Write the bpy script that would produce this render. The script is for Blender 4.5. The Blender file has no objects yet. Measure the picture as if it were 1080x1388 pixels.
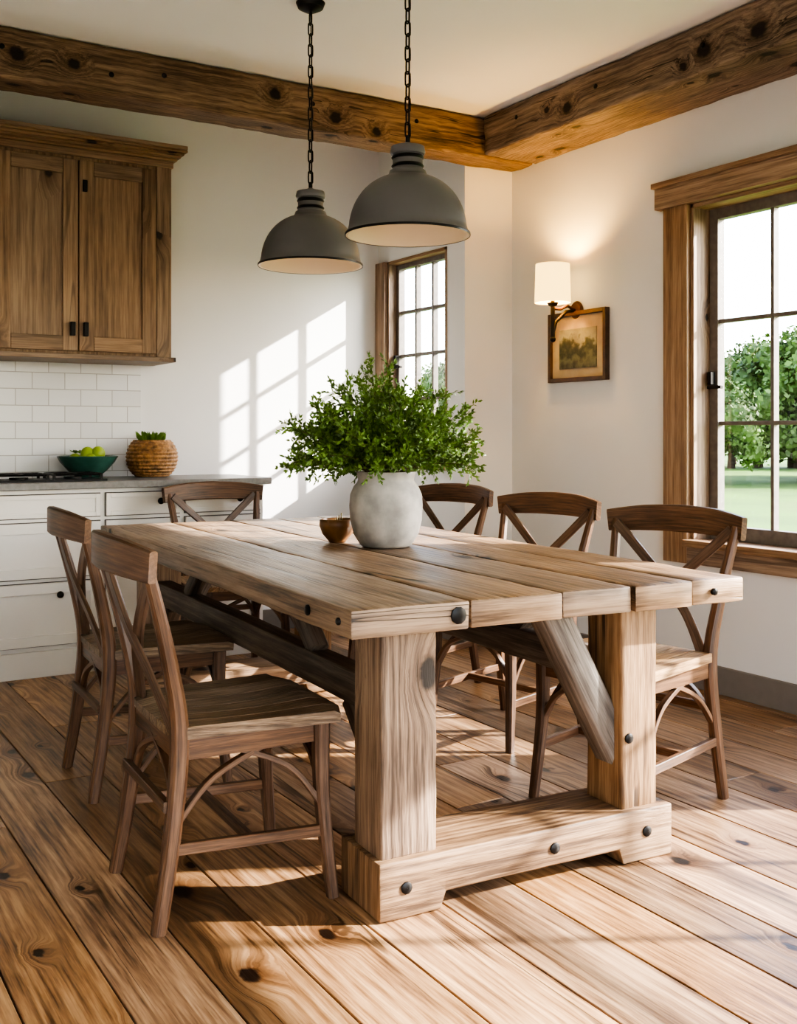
import bpy, math, random, bmesh
from mathutils import Vector, Matrix, noise as mnoise
random.seed(7)
sc = bpy.context.scene
try:
    sc.view_settings.view_transform = 'AgX'
    sc.view_settings.look = 'AgX - High Contrast'
except Exception as e:
    print(e)

# ---------------------------------------------------------------- materials
def new_mat(name):
    m = bpy.data.materials.new(name); m.use_nodes = True
    nt = m.node_tree
    return m, nt, nt.nodes['Principled BSDF']

def simple(name, col, rough=0.5, metal=0.0, noise=0.0, nscale=20, bump=0.0, emis=None, estr=0):
    m, nt, b = new_mat(name)
    b.inputs['Roughness'].default_value = rough
    b.inputs['Metallic'].default_value = metal
    b.inputs['Base Color'].default_value = (*col, 1)
    if emis:
        b.inputs['Emission Color'].default_value = (*emis, 1)
        b.inputs['Emission Strength'].default_value = estr
    if noise or bump:
        tc = nt.nodes.new('ShaderNodeTexCoord')
        n = nt.nodes.new('ShaderNodeTexNoise'); n.inputs['Scale'].default_value = nscale
        n.inputs['Detail'].default_value = 6
        nt.links.new(tc.outputs['Object'], n.inputs['Vector'])
        if noise:
            r = nt.nodes.new('ShaderNodeValToRGB')
            r.color_ramp.elements[0].position = .3; r.color_ramp.elements[1].position = .7
            r.color_ramp.elements[0].color = (*[c*(1-noise) for c in col], 1)
            r.color_ramp.elements[1].color = (*[min(1, c*(1+noise)) for c in col], 1)
            nt.links.new(n.outputs['Fac'], r.inputs['Fac'])
            nt.links.new(r.outputs['Color'], b.inputs['Base Color'])
        if bump:
            bp = nt.nodes.new('ShaderNodeBump'); bp.inputs['Strength'].default_value = bump
            bp.inputs['Distance'].default_value = .01
            nt.links.new(n.outputs['Fac'], bp.inputs['Height'])
            nt.links.new(bp.outputs['Normal'], b.inputs['Normal'])
    return m

def wood(name, dark, mid, light, rough=.5, knots=.5, bump=.25, scale=1.0, var=.35, crack=.5, kr=.11, grey=0.0, kscale=1.0, spread=1.0):
    m, nt, b = new_mat(name)
    N = nt.nodes.new; L = nt.links.new
    at = N('ShaderNodeAttribute'); at.attribute_name = 'gc'
    ar = N('ShaderNodeAttribute'); ar.attribute_name = 'rnd'
    def mapping(s):
        mp = N('ShaderNodeMapping'); mp.inputs['Scale'].default_value = s
        L(at.outputs['Vector'], mp.inputs['Vector']); return mp.outputs['Vector']
    def math_(op, a, c=None):
        n = N('ShaderNodeMath'); n.operation = op
        for i, v in enumerate((a, c)):
            if v is None: continue
            if isinstance(v, (int, float)): n.inputs[i].default_value = v
            else: L(v, n.inputs[i])
        return n.outputs[0]
    def ramp(val, a, c, ta, tc_):
        mr = N('ShaderNodeMapRange'); mr.interpolation_type = 'SMOOTHSTEP'
        L(val, mr.inputs['Value']); mr.inputs['From Min'].default_value = a; mr.inputs['From Max'].default_value = c
        mr.inputs['To Min'].default_value = ta; mr.inputs['To Max'].default_value = tc_
        return mr.outputs[0]
    # knots (2D cells so every plank face can carry them)
    wob = N('ShaderNodeTexNoise'); wob.inputs['Scale'].default_value = 45; wob.inputs['Detail'].default_value = 2
    L(at.outputs['Vector'], wob.inputs['Vector'])
    wv = N('ShaderNodeVectorMath'); wv.operation = 'MULTIPLY_ADD'
    L(wob.outputs['Color'], wv.inputs[0]); wv.inputs[1].default_value = (.016, .016, .016); L(at.outputs['Vector'], wv.inputs[2])
    mpk = N('ShaderNodeMapping'); mpk.inputs['Scale'].default_value = (1, .6, 1); L(wv.outputs[0], mpk.inputs['Vector'])
    vo = N('ShaderNodeTexVoronoi'); vo.voronoi_dimensions = '2D'; vo.inputs['Scale'].default_value = 4.2*kscale
    L(mpk.outputs[0], vo.inputs['Vector'])
    sep = N('ShaderNodeSeparateColor'); L(vo.outputs['Color'], sep.inputs['Color'])
    thr = math_('GREATER_THAN', sep.outputs['Red'], 1-knots)
    # knot size varies with the cell
    dist = math_('DIVIDE', vo.outputs['Distance'], math_('ADD', math_('MULTIPLY', sep.outputs['Green'], .9), .45))
    knot = math_('MULTIPLY', ramp(dist, kr*.55, kr, 1, 0), thr)
    halo = math_('MULTIPLY', ramp(dist, .04, .36, 1, 0), thr)
    comb = N('ShaderNodeCombineXYZ'); L(math_('MULTIPLY', halo, .045), comb.inputs['X'])
    add = N('ShaderNodeVectorMath'); add.operation = 'ADD'
    L(at.outputs['Vector'], add.inputs[0]); L(comb.outputs[0], add.inputs[1])
    def wmap(s):
        mp = N('ShaderNodeMapping'); mp.inputs['Scale'].default_value = s
        L(add.outputs[0], mp.inputs['Vector']); return mp.outputs['Vector']
    def noise(s, sca, det=5, dist=0):
        n = N('ShaderNodeTexNoise'); n.inputs['Scale'].default_value = sca; n.inputs['Detail'].default_value = det
        n.inputs['Distortion'].default_value = dist; n.inputs['Roughness'].default_value = .6
        L(wmap(s), n.inputs['Vector']); return n.outputs['Fac']
    n1 = noise((1, .07, 1), 24*scale, 6, .3)
    w = N('ShaderNodeTexWave'); w.wave_type = 'BANDS'; w.bands_direction = 'X'
    w.inputs['Scale'].default_value = 11*scale; w.inputs['Distortion'].default_value = 7
    w.inputs['Detail'].default_value = 4; w.inputs['Detail Scale'].default_value = 1.2; w.inputs['Detail Roughness'].default_value = .65
    L(wmap((1, .07, .5)), w.inputs['Vector'])
    n2 = noise((1, .04, 1), 150*scale, 3)
    n3 = noise((1, .35, 1), 5.5, 5)
    f = math_('ADD', math_('MULTIPLY', n1, .42), math_('MULTIPLY', w.outputs['Fac'], .07))
    f = math_('ADD', f, math_('MULTIPLY', n2, .36))
    f = math_('ADD', f, math_('MULTIPLY', n3, .34))     # mean ~ .595
    rp = N('ShaderNodeValToRGB')
    e = rp.color_ramp.elements
    e[0].position = .59-.12*spread; e[0].color = (*dark, 1)
    e[1].position = .59+.12*spread; e[1].color = (*light, 1)
    k = e.new(.585); k.color = (*mid, 1)
    L(f, rp.inputs['Fac'])
    hs = N('ShaderNodeHueSaturation')
    L(rp.outputs['Color'], hs.inputs['Color'])
    L(math_('ADD', math_('MULTIPLY', ar.outputs['Fac'], var*2), 1-var), hs.inputs['Value'])
    sr = math_('FRACT', math_('MULTIPLY', ar.outputs['Fac'], 7.3))
    L(math_('ADD', math_('MULTIPLY', sr, .3), .80-grey), hs.inputs['Saturation'])
    mx = N('ShaderNodeMix'); mx.data_type = 'RGBA'
    L(knot, mx.inputs['Factor']); L(hs.outputs['Color'], mx.inputs['A'])
    mx.inputs['B'].default_value = (dark[0]*.2, dark[1]*.18, dark[2]*.16, 1)
    mx2 = N('ShaderNodeMix'); mx2.data_type = 'RGBA'; mx2.blend_type = 'MULTIPLY'
    L(math_('MULTIPLY', math_('MULTIPLY', halo, halo), .7), mx2.inputs['Factor']); L(mx.outputs['Result'], mx2.inputs['A'])
    mx2.inputs['B'].default_value = (.45, .33, .24, 1)
    # cracks
    nc = noise((1, .03, 1), 9*scale, 2, .6)
    cr = ramp(math_('ABSOLUTE', math_('SUBTRACT', nc, .5)), .003, .012, 1, 0)
    cmask = ramp(noise((1, .25, 1), 5*scale, 2), .52, .6, 0, 1)
    cr = math_('MULTIPLY', math_('MULTIPLY', cr, cmask), crack)
    mx3 = N('ShaderNodeMix'); mx3.data_type = 'RGBA'
    L(cr, mx3.inputs['Factor']); L(mx2.outputs['Result'], mx3.inputs['A']); mx3.inputs['B'].default_value = (dark[0]*.25, dark[1]*.22, dark[2]*.2, 1)
    L(mx3.outputs['Result'], b.inputs['Base Color'])
    L(math_('ADD', math_('MULTIPLY', n1, .3), rough-.15), b.inputs['Roughness'])
    bp = N('ShaderNodeBump'); bp.inputs['Strength'].default_value = bump; bp.inputs['Distance'].default_value = .006
    L(math_('SUBTRACT', math_('SUBTRACT', f, math_('MULTIPLY', knot, .25)), math_('MULTIPLY', cr, .5)), bp.inputs['Height'])
    L(bp.outputs['Normal'], b.inputs['Normal'])
    return m

M = {}
M['table'] = wood('table_wood', (.075, .041, .020), (.225, .136, .072), (.37, .243, .143), .44, .3, .5, 1, .28, .9, .12)
M['tleg'] = wood('table_leg_wood', (.07, .037, .018), (.205, .120, .062), (.34, .22, .127), .6, .35, .7, 1.2, .15, .9, .13)
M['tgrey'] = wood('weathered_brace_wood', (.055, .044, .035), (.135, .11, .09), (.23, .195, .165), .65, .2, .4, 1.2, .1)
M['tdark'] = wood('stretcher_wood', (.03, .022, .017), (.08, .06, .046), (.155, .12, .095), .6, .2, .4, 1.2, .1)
M['floor'] = wood('floor_wood', (.08, .040, .018), (.245, .135, .065), (.42, .262, .142), .37, .52, .35, .9, .38, .7, .105)
M['beam'] = wood('beam_wood', (.055, .03, .015), (.155, .092, .05), (.28, .183, .108), .7, .5, .9, 1.5, .12, .9, .12, .04, 1.3)
M['cab'] = wood('cabinet_wood', (.11, .064, .035), (.245, .153, .089), (.37, .25, .155), .5, .12, .35, .8, .14, .4, .08, 0, 1, 1.25)
M['trim'] = wood('window_trim_wood', (.13, .073, .04), (.27, .168, .097), (.41, .277, .175), .55, .12, .3, 1.0, .1, .5, .07, 0, 1, 1.2)
M['chair'] = wood('chair_wood', (.03, .014, .007), (.10, .049, .024), (.19, .10, .052), .42, .03, .2, 2, .08, .2, .11, 0, 1, 1.2)
M['seat_g'] = wood('greyish_seat_wood', (.055, .034, .02), (.18, .12, .074), (.33, .24, .16), .5, .06, .7, 2, .2, .6)  # greyer, darker seat boards for the left chairs
M['seat_w'] = wood('honey_seat_wood', (.17, .09, .036), (.37, .22, .10), (.55, .36, .19), .4, .06, .3, 1.5, .12)
M['wall'] = simple('wall_plaster', (.765, .765, .77), .85, noise=.012, nscale=3, bump=.04)
M['ceil'] = simple('ceiling_plaster', (.86, .86, .865), .9, noise=.01, nscale=3)
M['base'] = simple('baseboard_paint', (.20, .18, .165), .6, noise=.05)
M['cream'] = simple('cabinet_cream_paint', (.72, .695, .655), .45, noise=.02, nscale=5)
M['gap_shade'] = simple('cabinet_painted_gap_shade', (.10, .09, .08), .9)
M['stone'] = simple('counter_stone', (.19, .185, .18), .35, noise=.15, nscale=60)
M['sash'] = simple('sash_dark_paint', (.15, .13, .115), .55, noise=.2, nscale=30)
M['black'] = simple('black_iron', (.012, .011, .011), .4, .6, noise=.2)
M['lampgrey'] = simple('lamp_grey_enamel', (.115, .115, .12), .42, .15, noise=.06, nscale=8)
M['lampin'] = simple('lamp_inner_glow', (.7, .56, .4), .5, emis=(1, .7, .4), estr=.06)  # faint emission stands in for warm light inside the pendant
M['bulb'] = simple('bulb_glass', (.9, .8, .65), .3, emis=(1, .75, .45), estr=1.5)
M['vase'] = simple('vase_ceramic', (.41, .38, .345), .65, noise=.45, nscale=9, bump=.5)
M['leaf'] = simple('leaf_green', (.13, .225, .04), .5, noise=.5, nscale=14)
M['stem'] = simple('stem_brown', (.09, .07, .02), .7)
M['bowlwood'] = simple('bowl_brown', (.16, .075, .026), .35, noise=.3, nscale=20)
M['greenbowl'] = simple('bowl_green_glaze', (.035, .105, .08), .25, noise=.3, nscale=12)
M['lime'] = simple('lime_skin', (.3, .42, .04), .4, noise=.3, nscale=15, bump=.1)
M['wicker'] = simple('woven_pot', (.32, .17, .065), .6, noise=.6, nscale=45, bump=1.0)
M['shade'] = simple('sconce_linen', (.75, .55, .28), .8, emis=(1, .66, .20), estr=2.6)
M['bronze'] = simple('sconce_bronze', (.10, .045, .02), .4, .7)
M['mat'] = simple('picture_mat', (.30, .26, .2), .8, noise=.08, nscale=20)
M['frame'] = simple('picture_frame_wood', (.055, .03, .017), .5, noise=.3, nscale=30)
M['sub'] = simple('subfloor', (.02, .012, .008), .9)
M['bark'] = simple('tree_bark', (.08, .05, .03), .9, noise=.3)
M['treeleaf'] = simple('tree_foliage', (.075, .125, .018), .7, noise=.65, nscale=.9)
M['grass'] = simple('meadow_grass', (.07, .14, .008), .9, noise=.4, nscale=.3)
# painted landscape print: meadow, tree line and pale sky
m, nt, b = new_mat('landscape_print')
tc = nt.nodes.new('ShaderNodeTexCoord'); sp = nt.nodes.new('ShaderNodeSeparateXYZ'); nt.links.new(tc.outputs['Object'], sp.inputs[0])
nz = nt.nodes.new('ShaderNodeTexNoise'); nz.inputs['Scale'].default_value = 22; nz.inputs['Detail'].default_value = 7; nt.links.new(tc.outputs['Object'], nz.inputs['Vector'])
ma = nt.nodes.new('ShaderNodeMath'); ma.operation = 'MULTIPLY_ADD'; nt.links.new(nz.outputs['Fac'], ma.inputs[0]); ma.inputs[1].default_value = .22; nt.links.new(sp.outputs['Z'], ma.inputs[2])
mr = nt.nodes.new('ShaderNodeMapRange'); nt.links.new(ma.outputs[0], mr.inputs['Value']); mr.inputs['From Min'].default_value = 1.6; mr.inputs['From Max'].default_value = 1.86
rp = nt.nodes.new('ShaderNodeValToRGB'); nt.links.new(mr.outputs[0], rp.inputs['Fac'])
rp.color_ramp.elements[0].color = (.02, .02, .012, 1); rp.color_ramp.elements[1].color = (.16, .16, .12, 1); rp.color_ramp.elements[1].position = .95
for p, c in ((.25, (.10, .11, .06, 1)), (.45, (.02, .025, .012, 1)), (.6, (.05, .055, .03, 1)), (.72, (.22, .22, .17, 1))):
    q = rp.color_ramp.elements.new(p); q.color = c
nt.links.new(rp.outputs[0], b.inputs['Base Color']); M['art'] = m

# tiles
m, nt, b = new_mat('subway_tile')
tc = nt.nodes.new('ShaderNodeTexCoord'); sx = nt.nodes.new('ShaderNodeSeparateXYZ'); cx = nt.nodes.new('ShaderNodeCombineXYZ')
nt.links.new(tc.outputs['Object'], sx.inputs[0]); nt.links.new(sx.outputs['X'], cx.inputs['X']); nt.links.new(sx.outputs['Z'], cx.inputs['Y'])
br = nt.nodes.new('ShaderNodeTexBrick'); nt.links.new(cx.outputs[0], br.inputs['Vector'])
br.inputs['Color1'].default_value = (.78, .78, .79, 1); br.inputs['Color2'].default_value = (.70, .70, .71, 1)
br.inputs['Mortar'].default_value = (.42, .41, .40, 1); br.inputs['Scale'].default_value = 1
br.inputs['Brick Width'].default_value = .17; br.inputs['Row Height'].default_value = .088
br.inputs['Mortar Size'].default_value = .0022; br.inputs['Mortar Smooth'].default_value = .2
nt.links.new(br.outputs['Color'], b.inputs['Base Color']); b.inputs['Roughness'].default_value = .2
bp = nt.nodes.new('ShaderNodeBump'); bp.invert = True; bp.inputs['Strength'].default_value = .5; bp.inputs['Distance'].default_value = .003
nt.links.new(br.outputs['Fac'], bp.inputs['Height']); nt.links.new(bp.outputs['Normal'], b.inputs['Normal'])
M['tile'] = m
# window glass
m = bpy.data.materials.new('window_glass'); m.use_nodes = True; nt = m.node_tree
nt.nodes.clear()
o = nt.nodes.new('ShaderNodeOutputMaterial'); mx = nt.nodes.new('ShaderNodeMixShader'); tr = nt.nodes.new('ShaderNodeBsdfTransparent')
gl = nt.nodes.new('ShaderNodeBsdfGlossy'); gl.inputs['Roughness'].default_value = .02; mx.inputs[0].default_value = .04
nt.links.new(tr.outputs[0], mx.inputs[1]); nt.links.new(gl.outputs[0], mx.inputs[2]); nt.links.new(mx.outputs[0], o.inputs[0])
M['glass'] = m

# ---------------------------------------------------------------- mesh builder
class MB:
    def __init__(s): s.v = []; s.f = []; s.fm = []; s.gc = []; s.rn = []; s.mats = []
    def mi(s, key):
        if key not in s.mats: s.mats.append(key)
        return s.mats.index(key)
    def add(s, vs, fs, mat, gcs=None, axis=1, rnd=None, off=None):
        o = len(s.v); r = random.random() if rnd is None else rnd
        if off is None: off = Vector((random.uniform(0, 50), random.uniform(0, 50), random.uniform(0, 50)))
        s.v += [tuple(v) for v in vs]
        for f in fs: s.f.append([o+i for i in f]); s.fm.append(s.mi(mat))
        for i, v in enumerate(vs):
            if gcs: g = Vector(gcs[i])
            else:
                g = Vector(v)
                if axis == 0: g = Vector((g.y+g.z*.7, g.x, g.z))
                elif axis == 2: g = Vector((g.x+g.y*.7, g.z, g.y))
                else: g = Vector((g.x+g.z*.7, g.y, g.z))
            s.gc.append(g+off); s.rn.append(r)
    def box(s, x0, x1, y0, y1, z0, z1, mat, axis=None, rnd=None):
        if axis is None:
            d = [x1-x0, y1-y0, z1-z0]; axis = d.index(max(d))
        vs = [(x, y, z) for z in (z0, z1) for y in (y0, y1) for x in (x0, x1)]
        fs = [(0, 2, 3, 1), (4, 5, 7, 6), (0, 1, 5, 4), (2, 6, 7, 3), (0, 4, 6, 2), (1, 3, 7, 5)]
        s.add(vs, fs, mat, axis=axis, rnd=rnd)
    def rustic(s, x0, x1, y0, y1, z0, z1, mat, axis, rnd=.5, amp=.0015, bev=.005, endaxis=None, cut=None):
        """worn timber: subdivided, chamfered, edges slightly uneven; faces carry their own grain direction"""
        lo = (x0, y0, z0); d = (x1-x0, y1-y0, z1-z0)
        n = [max(1, int(round(q/.045))) for q in d]
        bm = bmesh.new()
        if cut is None:
            bmesh.ops.create_cube(bm, size=1)
            for v in bm.verts: v.co = Vector([lo[i]+(v.co[i]+.5)*d[i] for i in range(3)])
        else:      # xz profile extruded along y
            m_ = len(cut)
            A = [bm.verts.new((p[0], y0, p[1])) for p in cut]; B = [bm.verts.new((p[0], y1, p[1])) for p in cut]
            bm.faces.new(A); bm.faces.new(B[::-1])
            for i in range(m_):
                j = (i+1) % m_; bm.faces.new((A[i], B[i], B[j], A[j]))
            bmesh.ops.recalc_face_normals(bm, faces=bm.faces[:])
        bmesh.ops.bevel(bm, geom=bm.edges[:], offset=bev, segments=2, affect='EDGES', profile=.5)
        for ax in range(3):
            for k in range(1, n[ax]):
                p = Vector((0, 0, 0)); p[ax] = lo[ax]+d[ax]*k/n[ax]; nn = Vector((0, 0, 0)); nn[ax] = 1
                bmesh.ops.bisect_plane(bm, geom=bm.verts[:]+bm.edges[:]+bm.faces[:], plane_co=p, plane_no=nn)
        seed = Vector((random.uniform(0, 99), random.uniform(0, 99), 0))
        for v in bm.verts:
            v.co += mnoise.noise_vector(v.co*14+seed)*amp + mnoise.noise_vector(v.co*3+seed)*amp
        bm.normal_update(); bm.verts.index_update()
        off = Vector((random.uniform(0, 50), random.uniform(0, 50), random.uniform(0, 50)))
        groups = {0: [], 1: []}
        for f in bm.faces:
            nr = f.normal; e = 1 if (endaxis is not None and abs(nr[axis]) > .75) else 0
            groups[e].append(f)
        for e, fl in groups.items():
            if not fl: continue
            idx = {}; vs = []; fs = []
            for f in fl:
                t = []
                for v in f.verts:
                    if v.index not in idx: idx[v.index] = len(vs); vs.append(v.co.copy())
                    t.append(idx[v.index])
                fs.append(t)
            s.add(vs, fs, mat, axis=axis if e == 0 else endaxis, rnd=rnd, off=off)
        bm.free()
    def sweep(s, pts, w, h, mat, ref=(0, 0, 1), smooth=0, ch=.22, rnd=None):
        pts = [Vector(p) for p in pts]
        n0 = len(pts)
        def lst(a):
            return list(a) if isinstance(a, (list, tuple)) else [a]*n0
        w = lst(w); h = lst(h)
        if smooth:
            P = []; W = []; H = []
            for i in range(n0-1):
                p0 = pts[max(i-1, 0)]; p1 = pts[i]; p2 = pts[i+1]; p3 = pts[min(i+2, n0-1)]
                for k in range(smooth):
                    t = k/smooth
                    P.append(.5*((2*p1)+(p2-p0)*t+(2*p0-5*p1+4*p2-p3)*t*t+(3*p1-p0-3*p2+p3)*t**3))
                    W.append(w[i]*(1-t)+w[i+1]*t); H.append(h[i]*(1-t)+h[i+1]*t)
            P.append(pts[-1]); W.append(w[-1]); H.append(h[-1])
            pts, w, h = P, W, H
        n = len(pts); ref = Vector(ref); vs = []; gcs = []; L = 0
        for i, p in enumerate(pts):
            t = (pts[min(i+1, n-1)]-pts[max(i-1, 0)]).normalized()
            a = (ref-ref.dot(t)*t).normalized(); b_ = t.cross(a)
            if i: L += (p-pts[i-1]).length
            W, H = w[i]/2, h[i]/2; c = ch*min(W, H)*2*.5
            for (u, v) in ((W-c, -H), (W, -H+c), (W, H-c), (W-c, H), (-W+c, H), (-W, H-c), (-W, -H+c), (-W+c, -H)):
                vs.append(p+a*u+b_*v); gcs.append((u+v*.6, L, v))
        fs = []
        for i in range(n-1):
            for k in range(8):
                k2 = (k+1) % 8
                fs.append((i*8+k, i*8+k2, i*8+8+k2, i*8+8+k))
        fs.append(tuple(range(7, -1, -1))); fs.append(tuple(range((n-1)*8, n*8)))
        s.add(vs, fs, mat, gcs, rnd=rnd)
    def lathe(s, prof, mat, c=(0, 0, 0), seg=40, close=True):
        vs = []; fs = []; n = len(prof)
        for (r, z) in prof:
            for k in range(seg):
                a = 2*math.pi*k/seg
                vs.append((c[0]+r*math.cos(a), c[1]+r*math.sin(a), c[2]+z))
        for i in range(n-1):
            for k in range(seg):
                k2 = (k+1) % seg
                fs.append((i*seg+k, i*seg+k2, (i+1)*seg+k2, (i+1)*seg+k))
        s.add(vs, fs, mat)
    def tube(s, pts, r, mat, seg=8, closed=False):
        pts = [Vector(p) for p in pts]; n = len(pts); vs = []; fs = []
        rr = r if isinstance(r, (list, tuple)) else [r]*n
        a = None
        for i, p in enumerate(pts):
            if closed: t = (pts[(i+1) % n]-pts[i-1]).normalized()
            else: t = (pts[min(i+1, n-1)]-pts[max(i-1, 0)]).normalized()
            if a is None:
                a = t.orthogonal().normalized()
            a = (a-a.dot(t)*t).normalized(); b_ = t.cross(a)
            for k in range(seg):
                g = 2*math.pi*k/seg
                vs.append(p+(a*math.cos(g)+b_*math.sin(g))*rr[i])
        m_ = n if closed else n-1
        for i in range(m_):
            j = (i+1) % n
            for k in range(seg):
                k2 = (k+1) % seg
                fs.append((i*seg+k, i*seg+k2, j*seg+k2, j*seg+k))
        if not closed:
            fs.append(tuple(range(seg-1, -1, -1))); fs.append(tuple(range((n-1)*seg, n*seg)))
        s.add(vs, fs, mat)
    def sphere(s, c, r, mat, su=16, sv=10, sz=1):
        prof = [(max(1e-4, r*math.sin(math.pi*i/sv)), -r*sz*math.cos(math.pi*i/sv)) for i in range(sv+1)]
        s.lathe(prof, mat, c, su)
    def mesh(s, name, ang=35):
        me = bpy.data.meshes.new(name)
        me.from_pydata(s.v, [], s.f)
        for k in s.mats: me.materials.append(M[k])
        me.polygons.foreach_set('material_index', s.fm)
        a = me.attributes.new('gc', 'FLOAT_VECTOR', 'POINT')
        a.data.foreach_set('vector', [c for g in s.gc for c in g])
        a = me.attributes.new('rnd', 'FLOAT', 'POINT'); a.data.foreach_set('value', s.rn)
        me.polygons.foreach_set('use_smooth', [True]*len(me.polygons))
        me.set_sharp_from_angle(angle=math.radians(ang))
        me.update()
        return me
    def obj(s, name, loc=(0, 0, 0), rz=0, bevel=0, ang=35):
        ob = bpy.data.objects.new(name, s.mesh(name, ang))
        sc.collection.objects.link(ob); ob.location = loc; ob.rotation_euler = (0, 0, rz)
        if bevel:
            bv = ob.modifiers.new('bevel', 'BEVEL'); bv.width = bevel; bv.segments = 2; bv.limit_method = 'ANGLE'; bv.angle_limit = math.radians(40)
        return ob

XR = 3.73; YB = 5.805; YP = 4.855; XP = 3.40; XL = -1.0; YN = -2.0; ZC = 2.88

# ---------------------------------------------------------------- room shell
def wall_x(name, X0, X1, Y0, Y1, Z1, ops):
    b = MB(); y = Y0
    for (a, c, z0, z1) in sorted(ops):
        if a > y: b.box(X0, X1, y, a, 0, Z1, 'wall')
        if z0 > 0: b.box(X0, X1, a, c, 0, z0, 'wall')
        b.box(X0, X1, a, c, z1, Z1, 'wall'); y = c
    if Y1 > y: b.box(X0, X1, y, Y1, 0, Z1, 'wall')
    return b.obj(name)
W1 = (2.15, 3.50, .66, 2.235)
W2 = (-.45, 1.65, .12, 1.80)
WS = (5.03, 5.69, 1.05, 2.24)
wall_x('wall_right', XR, XR+.16, YN, YP, ZC, [W1, W2])
b = MB(); b.box(XP, XR+.16, YP, YP+.06, 0, 3.25, 'wall'); b.obj('wall_pier')
wall_x('wall_nook', XP, XP+.11, YP+.06, YB+.15, 3.25, [WS])
b = MB(); b.box(XL-.15, XP, YB, YB+.15, 0, 3.25, 'wall'); b.obj('wall_back')
b = MB(); b.box(XL-.15, XL, YN, YB, 0, 3.25, 'wall'); b.obj('wall_left')
# unseen wall added behind the camera to cut fill light; wide opening passes some
b = MB(); b.box(XL-.15, -.2, YN-.15, YN, 0, ZC, 'wall'); b.box(2.6, XR+.16, YN-.15, YN, 0, ZC, 'wall'); b.box(-.2, 2.6, YN-.15, YN, 2.35, ZC, 'wall')
b.obj('added_wall_front')
b = MB(); b.box(XL-.15, XR+.16, YN-.15, YP, ZC, ZC+.12, 'ceil'); b.box(XL-.15, XP, YP, YB+.15, 3.25, 3.37, 'ceil')
b.box(XL-.15, XP, YP-.12, YP, ZC, 3.25, 'ceil'); b.obj('ceiling')
b = MB(); x = XL; 
b.box(XL, XR, YN, YB, -.1, -.012, 'sub')
while x < XR:
    wd = random.choice((.19, .22, .235)); x1 = min(x+wd, XR); y = YN-random.random()*1.5
    while y < YB:
        ln = random.uniform(1.9, 3.6); a = max(y, YN); c = min(y+ln, YB)
        if c-a > .02: b.box(x+.0022, x1-.0022, a+.0012, c-.0012, -.012, 0, 'floor', 1)
        y += ln
    x = x1
b.obj('floor', bevel=.002)
b = MB(); b.box(XR-.018, XR, YN, YP, 0, .125, 'base', 1); b.box(XP, XR-.018, YP-.018, YP, 0, .125, 'base', 0)
b.obj('baseboard_right', bevel=.003)
b = MB(); b.box(XP-.018, XP, YP-.018, YB, 0, .125, 'base', 1); b.obj('baseboard_nook', bevel=.003)
b = MB(); b.box(2.37, XP-.02, YB-.018, YB, 0, .125, 'base', 0); b.obj('baseboard_back', bevel=.003)

# beams (hand-hewn, uneven arrises, iron peg heads)
def peg(b, p, axis, sgn, r=.016):
    n0 = len(b.v)
    b.lathe([(r, -.004), (r, .004), (r*.6, .007), (.0005, .007)], 'black', seg=10)
    for q in range(n0, len(b.v)):
        v = b.v[q]
        b.v[q] = (v[0]+p[0], p[1]+sgn*v[2], v[1]+p[2]) if axis == 1 else (p[0]+sgn*v[2], v[0]+p[1], v[1]+p[2])
b = MB(); b.rustic(XL+.003, XR-.003, 4.65, YP-.006, 2.66, ZC-.003, 'beam', 0, .5, .0055, .014, 1)
for x in (.9, 1.36, 1.6, 2.35, 2.95): peg(b, (x, 4.65, 2.76+.03*math.sin(x*9)), 1, -1, .012)
b.obj('ceiling_beam', ang=50)
b = MB(); b.rustic(3.37, XR-.003, YN+.003, 4.64, 2.665, ZC-.003, 'beam', 1, .55, .0055, .014, 0)
for y in (4.35, 3.75, 3.1, 2.6): peg(b, (3.37, y, 2.77+.03*math.sin(y*9)), 0, -1, .012)
b.obj('ceiling_beam', ang=50)

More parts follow.
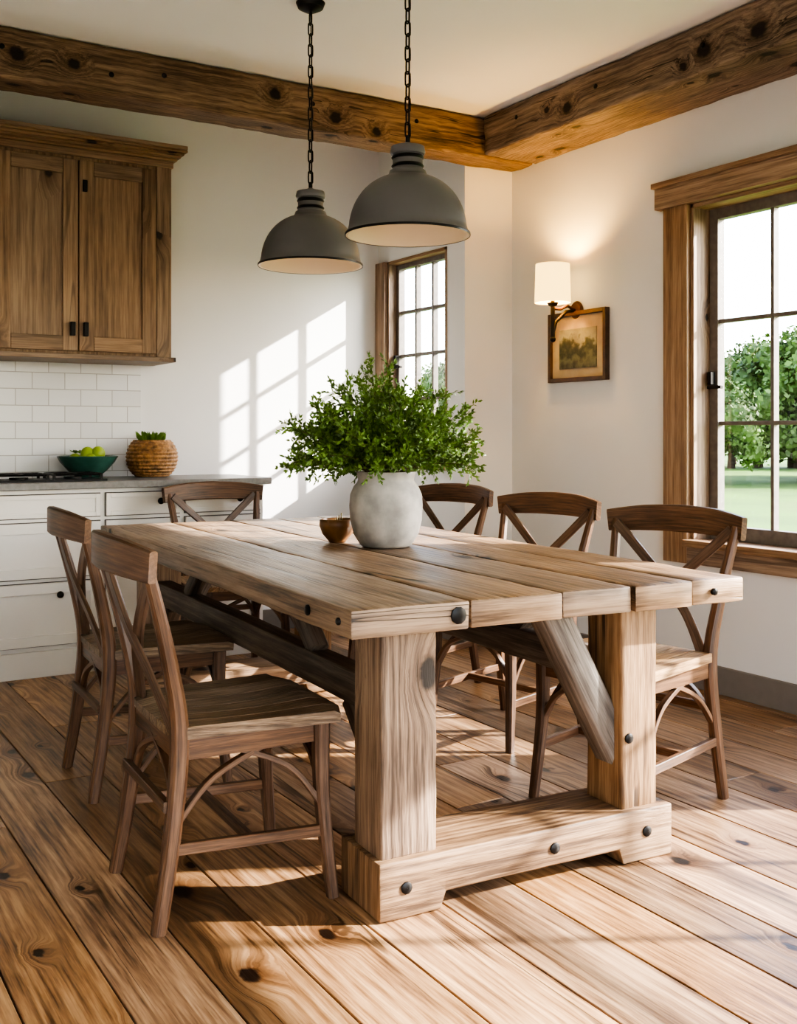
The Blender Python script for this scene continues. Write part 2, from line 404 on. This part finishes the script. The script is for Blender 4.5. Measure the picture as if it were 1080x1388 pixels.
# ---------------------------------------------------------------- windows
def window(name, X, y0, y1, z0, z1, th, cols, rows, cw=.15, both=True, header=True):
    b = MB(); T = 'trim'
    # jamb liner
    b.box(X-.005, X+th, y0, y0+.02, z0, z1, T); b.box(X-.005, X+th, y1-.02, y1, z0, z1, T)
    b.box(X-.005, X+th, y0, y1, z1-.02, z1, T, 1); b.box(X-.005, X+th, y0, y1, z0, z0+.02, T, 1)
    # casing
    b.box(X-.028, X-.001, y1, y1+cw, z0-.09, z1, T, 2)
    if both: b.box(X-.028, X-.001, y0-cw, y0, z0-.09, z1, T, 2)
    if header:
        b.box(X-.045, X-.001, y0-(cw+.04 if both else 0), y1+cw+.04, z1, z1+.125, T, 1)
        b.box(X-.06, X-.001, y0-(cw+.04 if both else 0), y1+cw+.05, z1+.1, z1+.125, T, 1)
    b.box(X-.06, X+.02, y0-(.02 if both else 0), y1+.0, z0-.01, z0+.022, T, 1)
    b.box(X-.03, X-.001, y0-(.02 if both else 0), y1+.0, z0-.09, z0-.01, T, 1)
    # sash
    a, c, e, f = y0+.02, y1-.02, z0+.02, z1-.02; s0, s1 = X+th-.06, X+th-.015; sw = .05 if th > .12 else .03
    b.box(s0, s1, a, a+sw, e, f, 'sash'); b.box(s0, s1, c-sw, c, e, f, 'sash')
    b.box(s0, s1, a+sw, c-sw, e, e+sw+.015, 'sash'); b.box(s0, s1, a+sw, c-sw, f-sw, f, 'sash')
    gy0, gy1, gz0, gz1 = a+sw, c-sw, e+sw+.015, f-sw
    for i in range(1, cols):
        y = gy0+(gy1-gy0)*i/cols; b.box(s0+.005, s1-.005, y-.009, y+.009, gz0, gz1, 'sash')
    for i in range(1, rows):
        z = gz0+(gz1-gz0)*i/rows; b.box(s0+.007, s1-.007, gy0, gy1, z-.009, z+.009, 'sash')
    b.box((s0+s1)/2-.002, (s0+s1)/2+.002, gy0, gy1, gz0, gz1, 'glass')
    # latch
    b.box(s0-.03, s0, c-.035, c-.015, (z0+z1)/2-.05, (z0+z1)/2+.01, 'black')
    b.box(s0-.04, s0-.02, c-.1, c-.02, (z0+z1)/2-.07, (z0+z1)/2-.055, 'black')
    return b.obj(name, bevel=.003)
window('window_1', XR, *W1[:2], W1[2], W1[3], .16, 4, 3)
window('window_2', XR, *W2[:2], W2[2], W2[3], .16, 4, 4)
window('window_3', XP, *WS[:2], WS[2], WS[3], .11, 3, 4, cw=.11, both=False, header=False)

# ---------------------------------------------------------------- upper cabinet
def shaker(b, x0, x1, z0, z1, y, mat, fw=.07, d=.02, panel=.012):
    b.box(x0, x0+fw, y-d, y, z0, z1, mat, 2); b.box(x1-fw, x1, y-d, y, z0, z1, mat, 2)
    b.box(x0+fw, x1-fw, y-d, y, z0, z0+fw, mat, 0); b.box(x0+fw, x1-fw, y-d, y, z1-fw, z1, mat, 0)
    b.box(x0+fw-.002, x1-fw+.002, y-d+panel, y, z0+fw-.002, z1-fw+.002, mat, 2)
    if mat == 'cream': b.box(x0-.005, x1+.005, y-.0025, y+.0005, z0-.005, z1+.005, 'gap_shade')  # dark strip behind each door paints shade into the reveal lines
b = MB(); yf = 5.462
b.box(.1, 1.914, yf, YB-.002, 1.575, 2.6, 'cab', 2)
b.box(1.835, 1.916, yf-.012, yf, 1.575, 2.6, 'cab', 2)
for i in range(4):
    x1 = 1.83-i*.408; shaker(b, x1-.402, x1, 1.59, 2.56, yf-.002, 'cab', .075)
b.box(.08, 1.935, yf-.03, YB-.002, 1.55, 1.575, 'cab', 0)
b.box(.09, 1.925, yf-.02, YB-.002, 2.58, 2.615, 'cab', 0)
# crown (stepped cove)
for i in range(4):
    o = .02+.014*i
    b.box(.09-o, 1.92+o, yf-.02-o, YB-.002, 2.615+.014*i, 2.615+.014*(i+1), 'cab', 0, rnd=.4)
b.box(0, 1.98, yf-.09, YB-.002, 2.671, 2.69, 'cab', 0, rnd=.6)
for x in (1.83-.402+.03, 1.83-.408-.03, 1.83-.408*2-.402+.03, 1.83-.408*3-.03):
    b.box(x-.012, x+.012, yf-.05, yf-.022, 1.665, 1.735, 'black')
b.box(1.445, 1.468, yf-.032, yf-.02, 2.40, 2.46, 'black')
b.obj('wall_cabinet', bevel=.003)

# backsplash
b = MB(); b.box(XL+.002, 1.86, YB-.009, YB-.001, .937, 1.549, 'tile'); b.obj('backsplash_tile')

# ---------------------------------------------------------------- base cabinet
b = MB(); yf = 5.262
b.box(XL+.003, 2.36, yf, YB-.002, .0, .9, 'cream')
b.box(XL+.003, 2.365, yf-.015, yf, 0, .125, 'cream', 0)
for (x0, x1) in ((-.4, .52), (.55, 1.48), (1.51, 1.89), (1.92, 2.34)):
    shaker(b, x0, x1, .765, .875, yf-.001, 'cream', .022, .018, .008)
    if x1-x0 > .6:
        shaker(b, x0, x1, .475, .74, yf-.001, 'cream', .05)
        shaker(b, x0, x1, .15, .45, yf-.001, 'cream', .05)
        kn = [(x1-.2, .395)]
    else:
        shaker(b, x0, x1, .15, .74, yf-.001, 'cream', .06); kn = [(x1-.03, .68), ((x0+x1)/2+.08, .83)]
    for (kx, kz) in kn:
        b.sphere((kx, yf-.045, kz), .017, 'black', 12, 8); b.tube([(kx, yf-.015, kz), (kx, yf-.04, kz)], .007, 'black')
b.obj('base_cabinet', bevel=.002)
b = MB(); b.box(XL+.003, 2.395, 5.222, YB-.01, .9, .936, 'stone'); b.obj('kitchen_counter', bevel=.004)

# cooktop
b = MB(); zc = .9365
b.box(.72, 1.52, 5.26, 5.5, zc, zc+.01, 'black')
for cxx in (.86, 1.12, 1.38):
    for r in (.045, .025): b.lathe([(r, .01), (r, .02), (.001, .02)], 'black', (cxx, 5.38, zc), 20)
    for k in range(4):
        a = k*math.pi/4
        b.sweep([(cxx-.11*math.cos(a), 5.38-.1*math.sin(a), zc+.034), (cxx+.11*math.cos(a), 5.38+.1*math.sin(a), zc+.034)], .01, .01, 'black')
    b.tube([(cxx+sx_*.115, 5.38+sy*.1, zc+.034) for sx_, sy in ((-1, -1), (1, -1), (1, 1), (-1, 1))], .006, 'black', 6, True)
    for sx_ in (-1, 1):
        for sy in (-1, 1): b.box(cxx+sx_*.115-.006, cxx+sx_*.115+.006, 5.38+sy*.1-.006, 5.38+sy*.1+.006, zc+.008, zc+.036, 'black')
b.obj('gas_cooktop')

# green bowl with limes
b = MB()
b.lathe([(.001, .002), (.06, 0), (.065, .012), (.1, .04), (.14, .085), (.157, .115), (.152, .117), (.13, .085), (.09, .04), (.001, .022)], 'greenbowl', seg=48)
b.obj('fruit_bowl', (1.52, 5.625, .937))
b = MB()
for (x, y, z) in ((-.06, .02, .09), (.0, -.05, .09), (.06, .02, .092), (0, .05, .09), (.0, .0, .125), (.05, -.02, .128)):
    b.sphere((x, y, z), .037, 'lime', 16, 10, 1.1)
for k in range(10):
    a = random.uniform(0, 6.28); p = Vector((-.05+random.uniform(-.02, .02), 0, .13)); d = Vector((math.cos(a), math.sin(a), .5))*.04
    s_ = d.cross(Vector((0, 0, 1))).normalized()*.012
    b.add([p, p+d*.5+s_, p+d, p+d*.5-s_], [(0, 1, 2, 3)], 'leaf')
b.obj('limes', (1.52, 5.625, .937))

# woven pot with succulent
b = MB(); prof = [(.001, 0), (.075, 0)]
for i in range(1, 24):
    t = i/24; a = -1.05+t*2.0
    prof.append((.137*math.cos(a)**.8+(.004 if i % 2 else -.002), .105+.108*math.sin(a)/.87))
prof += [(.07, .195), (.06, .17), (.001, .165)]
b.lathe(prof, 'wicker', seg=56)
for k in range(90):
    a = random.uniform(0, 6.28); r = random.uniform(0, .055); p = Vector((r*math.cos(a), r*math.sin(a), .175))
    d = Vector((math.cos(a)*.5, math.sin(a)*.5, 1)).normalized()*random.uniform(.05, .085)
    s_ = d.cross(Vector((random.random(), random.random(), .1))).normalized()*.011
    b.add([p, p+d*.6+s_, p+d, p+d*.6-s_], [(0, 1, 2, 3)], 'leaf')
b.obj('woven_planter', (1.87, 5.63, .937))

# ---------------------------------------------------------------- dining table
b = MB(); HW = .6125; HL = 1.27
xs = [0, .32, .597, .826, 1.03, 1.225]
for i in range(5):
    o = random.uniform(-.006, .006)
    b.rustic(xs[i]-HW+.003, xs[i+1]-HW-.003, -HL+o, HL+o, .703, .77, 'table', 1, [.42, .62, .3, .78, .5][i], .0020, .005, 0)
for sgn in (-1, 1):
    y0, y1 = (-1.187, -.967) if sgn < 0 else (.967, 1.187)
    xa, xb = -.4925, .42
    prof = [(xa, .002), (xa+.17, .002), (xa+.185, .044), (xb-.185, .044), (xb-.17, .002), (xb, .002), (xb, .142), (xa, .142)]
    b.rustic(xa, xb, y0, y1, .002, .142, 'tleg', 0, .5, .0014, .005, 2, cut=prof)
    py = (-1.165, -1.015) if sgn < 0 else (1.015, 1.165)
    b.rustic(-.4775, -.3225, *py, .139, .704, 'tleg', 2, .55, .0018, .006); b.rustic(.26, .385, *py, .139, .704, 'tleg', 2, .4, .0018, .006)
    ym = sum(py)/2
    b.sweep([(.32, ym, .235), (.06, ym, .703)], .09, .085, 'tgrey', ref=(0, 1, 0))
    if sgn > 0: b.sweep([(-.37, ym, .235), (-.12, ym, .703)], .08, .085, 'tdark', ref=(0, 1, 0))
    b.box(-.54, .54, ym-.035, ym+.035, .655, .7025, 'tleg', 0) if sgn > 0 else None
    yy = -1.187 if sgn < 0 else 1.187
    for (x, z) in ((-.42, .075), (.02, .09), (.33, .08)): peg(b, (x, yy, z), 1, sgn, .015)
peg(b, (-HW+.285, -HL-.006, .738), 1, -1, .021); peg(b, (HW-.12, -HL-.006, .737), 1, -1, .01)
peg(b, (-HW+.003, -HL+.24, .737), 0, -1, .014); peg(b, (-HW+.003, -HL+.06, .737), 0, -1, .009); peg(b, (.285, -1.166, .335), 1, -1, .014)
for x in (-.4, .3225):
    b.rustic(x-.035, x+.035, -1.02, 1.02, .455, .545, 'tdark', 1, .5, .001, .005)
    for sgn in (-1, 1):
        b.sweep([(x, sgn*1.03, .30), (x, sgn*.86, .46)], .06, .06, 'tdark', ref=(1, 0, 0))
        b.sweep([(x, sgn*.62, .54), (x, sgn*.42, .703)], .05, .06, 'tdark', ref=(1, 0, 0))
TROT = math.radians(-3.4)
table = b.obj('dining_table', (1.842, 3.337, 0), TROT, ang=50)

# ---------------------------------------------------------------- chairs
def chair_mesh(name, seatmat):
    b = MB(); C = 'chair'
    for s in (-1, 1):
        b.sweep([(s*.205, -.25, 0), (s*.197, -.215, .22), (s*.19, -.195, .45), (s*.205, -.225, .64), (s*.232, -.285, .87)],
                [.03, .036, .038, .034, .026], [.034, .04, .044, .036, .026], C, ref=(1, 0, 0), smooth=6, ch=.5, rnd=.5)
        b.sweep([(s*.193, .17, .44), (s*.196, .172, .25), (s*.212, .195, 0)], [.042, .036, .028], [.042, .036, .028], C, ref=(1, 0, 0), smooth=5, ch=.4, rnd=.45)
        # side stretchers and bentwood arches
        b.sweep([(s*.2, -.215, .19), (s*.2, .178, .17)], .028, .018, C, rnd=.5)
        b.sweep([(s*.193, -.2, .25), (s*.19, -.11, .345), (s*.185, .05, .415)], .02, .014, C, ref=(1, 0, 0), smooth=6, rnd=.5)
        b.sweep([(s*.198, .165, .24), (s*.19, .08, .345), (s*.185, -.08, .415)], .02, .014, C, ref=(1, 0, 0), smooth=6, rnd=.6)
        b.sweep([(s*.195, .172, .25), (s*.12, .175, .35), (-s*.04, .17, .415)], .02, .014, C, ref=(0, 1, 0), smooth=6, rnd=.6)
        b.sweep([(s*.19, -.205, .25), (s*.12, -.2, .35), (-s*.04, -.195, .415)], .02, .014, C, ref=(0, 1, 0), smooth=6, rnd=.6)
        # seat side apron
        b.box(s*.185-.012, s*.185+.012, -.19, .17, .395, .445, C, 1, rnd=.4)
        # X slats
        yo = .007*s
        b.sweep([(s*.218, -.272+yo, .86), (s*.125, -.268+yo, .775), (s*.02, -.255+yo, .68), (-s*.09, -.228+yo, .575), (-s*.165, -.198+yo, .462)],
                [.034, .032, .03, .03, .032], .013, C, ref=(1, 0, .6), smooth=7, rnd=.55)
    b.box(-.18, .18, .155, .18, .395, .445, C, 0, rnd=.4); b.box(-.18, .18, -.205, -.18, .395, .445, C, 0, rnd=.4)
    b.sweep([(-.195, -.225, .29), (.195, -.225, .29)], .026, .018, C)
    b.sweep([(-.198, -.02, .182), (.198, -.02, .182)], .024, .018, C)
    # crest rail, curved
    b.sweep([(-.262, -.278, .865), (-.14, -.315, .878), (0, -.33, .882), (.14, -.315, .878), (.262, -.278, .865)],
            [.075, .088, .092, .088, .075], [.022, .026, .028, .026, .022], C, ref=(0, 0, 1), smooth=8, ch=.4, rnd=.5)
    # seat: boards following saddle shape
    nb = 6
    for i in range(nb):
        t0, t1 = i/nb, (i+1)/nb
        nsub = 10; vs = []; gcs = []
        for k in range(nsub+1):
            u = k/nsub; y = -.215+u*.45
            hw = .205+.035*u
            for (t, zz) in ((t0, 0), (t1, 0), (t1, 1), (t0, 1)):
                x = (-1+2*t)*hw+(.0016 if t == t0 else -.0016)
                edge = max(0, abs(-1+2*t)-.6)/.4
                yy = y-(.03*edge**2 if k == nsub else 0)+(.01*edge if k == 0 else 0)
                dip = -.010*math.sin(math.pi*min(1, u*1.1))*(1-(abs(-1+2*t))**2)
                rnd_ = -.008 if k in (0, nsub) else 0
                z = .446 if zz == 0 else .476+dip+rnd_
                vs.append((x, yy, z)); gcs.append((x+z, yy, z))
        fs = []
        for k in range(nsub):
            for q in range(4):
                q2 = (q+1) % 4; fs.append((k*4+q, k*4+4+q, k*4+4+q2, k*4+q2))
        fs.append((0, 1, 2, 3)); fs.append((nsub*4+3, nsub*4+2, nsub*4+1, nsub*4))
        b.add(vs, fs, seatmat, gcs)
    return b.mesh(name, 40)
cm_d = chair_mesh('dining_chair', 'seat_g'); cm_l = chair_mesh('dining_chair_honey', 'seat_w')
def chair(me, x, y, rz):
    ob = bpy.data.objects.new('dining_chair', me); sc.collection.objects.link(ob)
    ob.location = (x, y, 0); ob.rotation_euler = (0, 0, math.radians(rz)); return ob
chair(cm_d, 1.075, 2.60, -93)
chair(cm_d, 1.19, 3.57, -93)
chair(cm_l, 2.00, 4.80, 178)
chair(cm_l, 2.385, 2.52, 101.5)
chair(cm_l, 2.53, 3.36, 101.5)
chair(cm_l, 2.64, 4.22, 101.5)

# ---------------------------------------------------------------- vase + plant
VX, VY = 1.925, 3.235
b = MB()
b.lathe([(.001, .003), (.08, 0), (.092, .008), (.115, .045), (.127, .095), (.130, .145), (.127, .185), (.115, .213), (.102, .228), (.099, .238),
         (.103, .252), (.106, .260), (.103, .265), (.096, .262), (.09, .24), (.095, .22), (.11, .18), (.11, .1), (.07, .03), (.001, .02)], 'vase', seg=64)
b.obj('ceramic_vase', (VX, VY, .7715), ang=60)
b = MB(); rs = random.Random(3)
LV = []; LF = []
def leaf(p, d, ln, wd, roll):
    d = d.normalized(); s_ = d.cross(roll)
    if s_.length < 1e-3: return
    s_.normalize(); n_ = s_.cross(d)
    i = len(LV)
    LV.extend([p, p+d*ln*.5+s_*wd+n_*ln*.08, p+d*ln, p+d*ln*.5-s_*wd+n_*ln*.08]); LF.append((i, i+1, i+2, i+3))
def rv(): return Vector((rs.uniform(-1, 1), rs.uniform(-1, 1), rs.uniform(-1, 1)))
for i in range(84):
    az = rs.uniform(0, 2*math.pi); tilt = math.radians(rs.choice((rs.uniform(5, 45), rs.uniform(35, 70), rs.uniform(60, 88))))
    ln = rs.uniform(.20, .34)
    if tilt < .8: ln = rs.uniform(.2, .35)
    d = Vector((math.sin(tilt)*math.cos(az), math.sin(tilt)*math.sin(az), math.cos(tilt)))
    p = Vector((.05*math.cos(az)*rs.random(), .05*math.sin(az)*rs.random(), .2)); pts = [p.copy()]
    d0 = Vector((d.x*.35, d.y*.35, 1)).normalized(); n = 16
    for k in range(n):
        t = k/n; dd = d0.lerp(d, min(1, t*2.6)).normalized()
        dd.z -= .45*max(0, t-.45); dd += rv()*.07; dd.normalize(); p = p+dd*(ln+.08)/n; pts.append(p.copy())
        if k > 4:
            for q in range(2):
                td = (dd*.7+rv()*.8); td.z += .15; td.normalize(); tp = p.copy(); tl = rs.uniform(.03, .07)
                for z in range(6):
                    tp = tp+td*tl/6; td = (td+rv()*.12).normalized()
                    for w_ in range(2): leaf(tp, td*.8+rv()*.8, rs.uniform(.013, .024), rs.uniform(.0035, .006), rv())
                leaf(tp, td, .02, .004, rv())
            for w_ in range(2): leaf(p, dd+rv(), .018, .004, rv())
    b.tube(pts, [.0022*(1-.6*k/n) for k in range(n+1)], 'stem', 5)
b.add(LV, LF, 'leaf')
b.obj('potted_greenery', (VX, VY, .77), ang=20)

b = MB()
b.lathe([(.001, .001), (.03, 0), (.034, .006), (.055, .03), (.066, .06), (.065, .082), (.061, .085), (.057, .06), (.04, .025), (.001, .015)], 'bowlwood', seg=40)
for k in range(5):
    b.tube([(0.01*k-.02, 0, .03), (.012*k-.02, .005*k, .08+.006*k)], .0025, 'stem')
b.lathe([(.001, .03), (.05, .045), (.03, .07), (.001, .078)], 'stem')
b.obj('wooden_bowl', (1.85, 3.46, .7715), ang=60)

# ---------------------------------------------------------------- pendants
def pendant(x, y, zr):
    b = MB(); R = .2025
    prof = [(R+.005, -.003), (R+.005, .005), (R-.002, .012)]
    for i in range(1, 15):
        a = i/15*math.pi/2*.86; prof.append(((R-.006)*math.cos(a)**.85, .012+.19*math.sin(a)))
    prof += [(.064, .2), (.060, .212), (.052, .216), (.050, .222), (.05, .265), (.056, .267), (.059, .275), (.057, .283), (.055, .292), (.035, .297), (.012, .305), (.0005, .312)]
    b.lathe(prof, 'lampgrey', seg=64)
    pin = [(R+.003, -.003), (R-.004, -.002)]
    for i in range(1, 15):
        a = i/15*math.pi/2*.9; pin.append(((R-.010)*math.cos(a)**.85, .01+.18*math.sin(a)))
    pin.append((.0005, .193)); b.lathe(pin, 'lampin', seg=64)
    b.sphere((0, 0, .1), .032, 'bulb'); b.tube([(0, 0, .12), (0, 0, .2)], .016, 'black', 12)
    b.lathe([(R+.0055, -.004), (R+.0065, .0), (R+.0055, .004)], 'black', seg=64)
    b.lathe([(.0505, .222), (.0545, .228), (.0505, .234)], 'black', seg=40)
    b.lathe([(.0505, .250), (.0545, .256), (.0505, .262)], 'black', seg=40)
    b.tube([(.0, .0, .295), (0, 0, .33)], .008, 'black')
    # chain
    z = .325; L = .05; k = 0; top = ZC-.03-zr
    while z < top-.02:
        pts = []
        for q in range(16):
            a = q/16*2*math.pi; u = .0095*math.cos(a); v = (L/2-.0095)*(1 if math.sin(a) > 0 else -1)*min(1, abs(math.sin(a))*3)+.0095*math.sin(a)
            pts.append((u, 0, z+L/2+v) if k % 2 == 0 else (0, u, z+L/2+v))
        b.tube(pts, .003, 'black', 6, True); z += L-.008; k += 1
    b.tube([(.006, .004, .33), (.004, -.004, (top+.33)/2), (.003, .004, top)], .0022, 'black', 6)
    b.lathe([(.0005, top-.008), (.02, top-.006), (.05, top+.01), (.058, top+.03)], 'black', seg=32)
    return b.obj('pendant_lamp', (x, y, zr), ang=40)
def c2r(x, D): return (x*.853+D*.5215, -x*.5215+D*.853)
pendant(*c2r(.03, 3.53), 1.83)
pendant(*c2r(-.35, 4.22), 1.838)

# ---------------------------------------------------------------- sconce + picture
b = MB(); ys = 4.29; zs = 1.82
b.lathe([(.0005, 0), (.045, 0), (.05, .008), (.04, .018), (.0005, .022)], 'bronze', seg=24)
for q in range(len(b.v)):
    v = b.v[q]; b.v[q] = (XR-v[2]-.001, ys+v[0], zs+v[1])
xs_ = XR-.17
b.tube([(XR-.02, ys, zs), (XR-.08, ys, zs-.01), (xs_+.02, ys+.0, zs-.07), (xs_, ys, zs-.13), (xs_-.005, ys, zs-.15)], .009, 'black', 10)
b.tube([(XR-.02, ys, zs), (XR-.07, ys, zs+.02), (xs_+.05, ys, zs+.0), (xs_, ys, zs+.0)], .008, 'bronze', 10)
b.tube([(xs_, ys, zs-.16), (xs_, ys, zs+.06)], .011, 'black', 12)
b.sphere((xs_, ys, zs-.16), .016, 'black')
b.lathe([(.03, 0), (.022, -.015), (.01, -.02)], 'black', (xs_, ys, zs+.03), 20)
b.lathe([(.094, 0), (.088, .2), (.086, .2), (.092, 0), (.094, 0)], 'shade', (xs_, ys, zs+.03), 40)
b.sphere((xs_, ys, zs+.11), .025, 'bulb')
b.obj('wall_sconce')
pl = bpy.data.lights.new('sconce_light', 'POINT'); pl.energy = 30; pl.color = (1, .58, .14); pl.shadow_soft_size = .03
po = bpy.data.objects.new('sconce_light', pl); sc.collection.objects.link(po); po.location = (xs_, ys, zs+.16)

b = MB(); ya, yb_, za, zb = 4.045, 4.50, 1.445, 1.815; x1 = XR-.001; fw = .022
b.box(x1-.03, x1, ya, ya+fw, za, zb, 'frame'); b.box(x1-.03, x1, yb_-fw, yb_, za, zb, 'frame')
b.box(x1-.03, x1, ya+fw, yb_-fw, za, za+fw, 'frame'); b.box(x1-.03, x1, ya+fw, yb_-fw, zb-fw, zb, 'frame')
b.box(x1-.014, x1, ya+fw, yb_-fw, za+fw, zb-fw, 'mat'); b.box(x1-.017, x1-.013, ya+.08, yb_-.08, za+.07, zb-.09, 'art')
b.obj('picture_frame', bevel=.002)

# ---------------------------------------------------------------- exterior
b = MB(); b.box(XR+.2, 160, -80, 200, -.4, -.25, 'grass'); b.obj('meadow')
def tree_mesh(seed):
    r = random.Random(seed); b = MB(); h = r.uniform(3.6, 5.0)
    b.tube([(0, 0, 0), (.1, 0, h*.3), (0, .1, h*.6)], [.2, .15, .08], 'bark', 8)
    V = []; F = []
    for k in range(20):
        hh = r.uniform(.15, .92); wr = 1.7*math.sin(math.pi*min(1, hh*.8+.18))
        aa = r.uniform(0, 6.28); c = Vector((wr*math.cos(aa)*r.random()**.5, wr*math.sin(aa)*r.random()**.5, .6+hh*(h-.7))); R = r.uniform(.45, .95)
        b.sphere(c, R*.6, 'treeleaf', 8, 6)
        for q in range(300):
            d = Vector((r.gauss(0, 1), r.gauss(0, 1), r.gauss(0, 1))).normalized(); p = c+d*R*r.uniform(.5, 1.15)
            p.z = max(p.z, .15)
            a = Vector((r.gauss(0, 1), r.gauss(0, 1), r.gauss(0, 1))).normalized()*r.uniform(.05, .11); e = a.cross(d).normalized()*a.length
            i = len(V); V.extend([p-a, p+e*.7, p+a, p-e*.7]); F.append((i, i+1, i+2, i+3))
    b.add(V, F, 'treeleaf')
    return b.mesh('tree', 30)
tms = [tree_mesh(s) for s in (1, 2, 3)]
r = random.Random(5)
for i in range(64):
    ang = math.radians(r.uniform(8, 56)); D = r.uniform(30, 52)
    ob = bpy.data.objects.new('tree', tms[i % 3]); sc.collection.objects.link(ob)
    ob.location = (D*math.cos(ang), D*math.sin(ang), -.245); ob.rotation_euler = (0, 0, r.uniform(0, 6.28))
    s = r.uniform(.75, 1.2); ob.scale = (s, s, s)

# ---------------------------------------------------------------- light
w = bpy.data.worlds.new('World'); sc.world = w; w.use_nodes = True; nt = w.node_tree
bg = nt.nodes['Background']; sky = nt.nodes.new('ShaderNodeTexSky'); sky.sky_type = 'NISHITA'
sky.sun_disc = False; sky.sun_elevation = math.radians(32); sky.sun_rotation = math.radians(120); sky.air_density = 1.0; sky.dust_density = 1.5
hs = nt.nodes.new('ShaderNodeHueSaturation'); hs.inputs['Saturation'].default_value = .8
nt.links.new(sky.outputs[0], hs.inputs['Color']); nt.links.new(hs.outputs[0], bg.inputs['Color']); bg.inputs['Strength'].default_value = 1.85
sl = bpy.data.lights.new('sun', 'SUN'); sl.energy = 28; sl.color = (1, .94, .86); sl.angle = math.radians(.8)
so = bpy.data.objects.new('sun', sl); sc.collection.objects.link(so)
el = math.radians(27); dv = Vector((-.866*math.cos(el), .5*math.cos(el), -math.sin(el)))
so.rotation_euler = dv.to_track_quat('-Z', 'Y').to_euler(); so.location = (8, -3, 5)

# ---------------------------------------------------------------- camera
cam = bpy.data.cameras.new('camera'); co = bpy.data.objects.new('camera', cam); sc.collection.objects.link(co)
cam.sensor_fit = 'VERTICAL'; cam.sensor_height = 36; cam.lens = 1440/1388*36; cam.shift_y = -106/1388; cam.clip_start = .05; cam.clip_end = 500
co.location = (0, 0, 1.17); co.rotation_euler = (math.radians(90), 0, math.radians(-31.43))
sc.camera = co
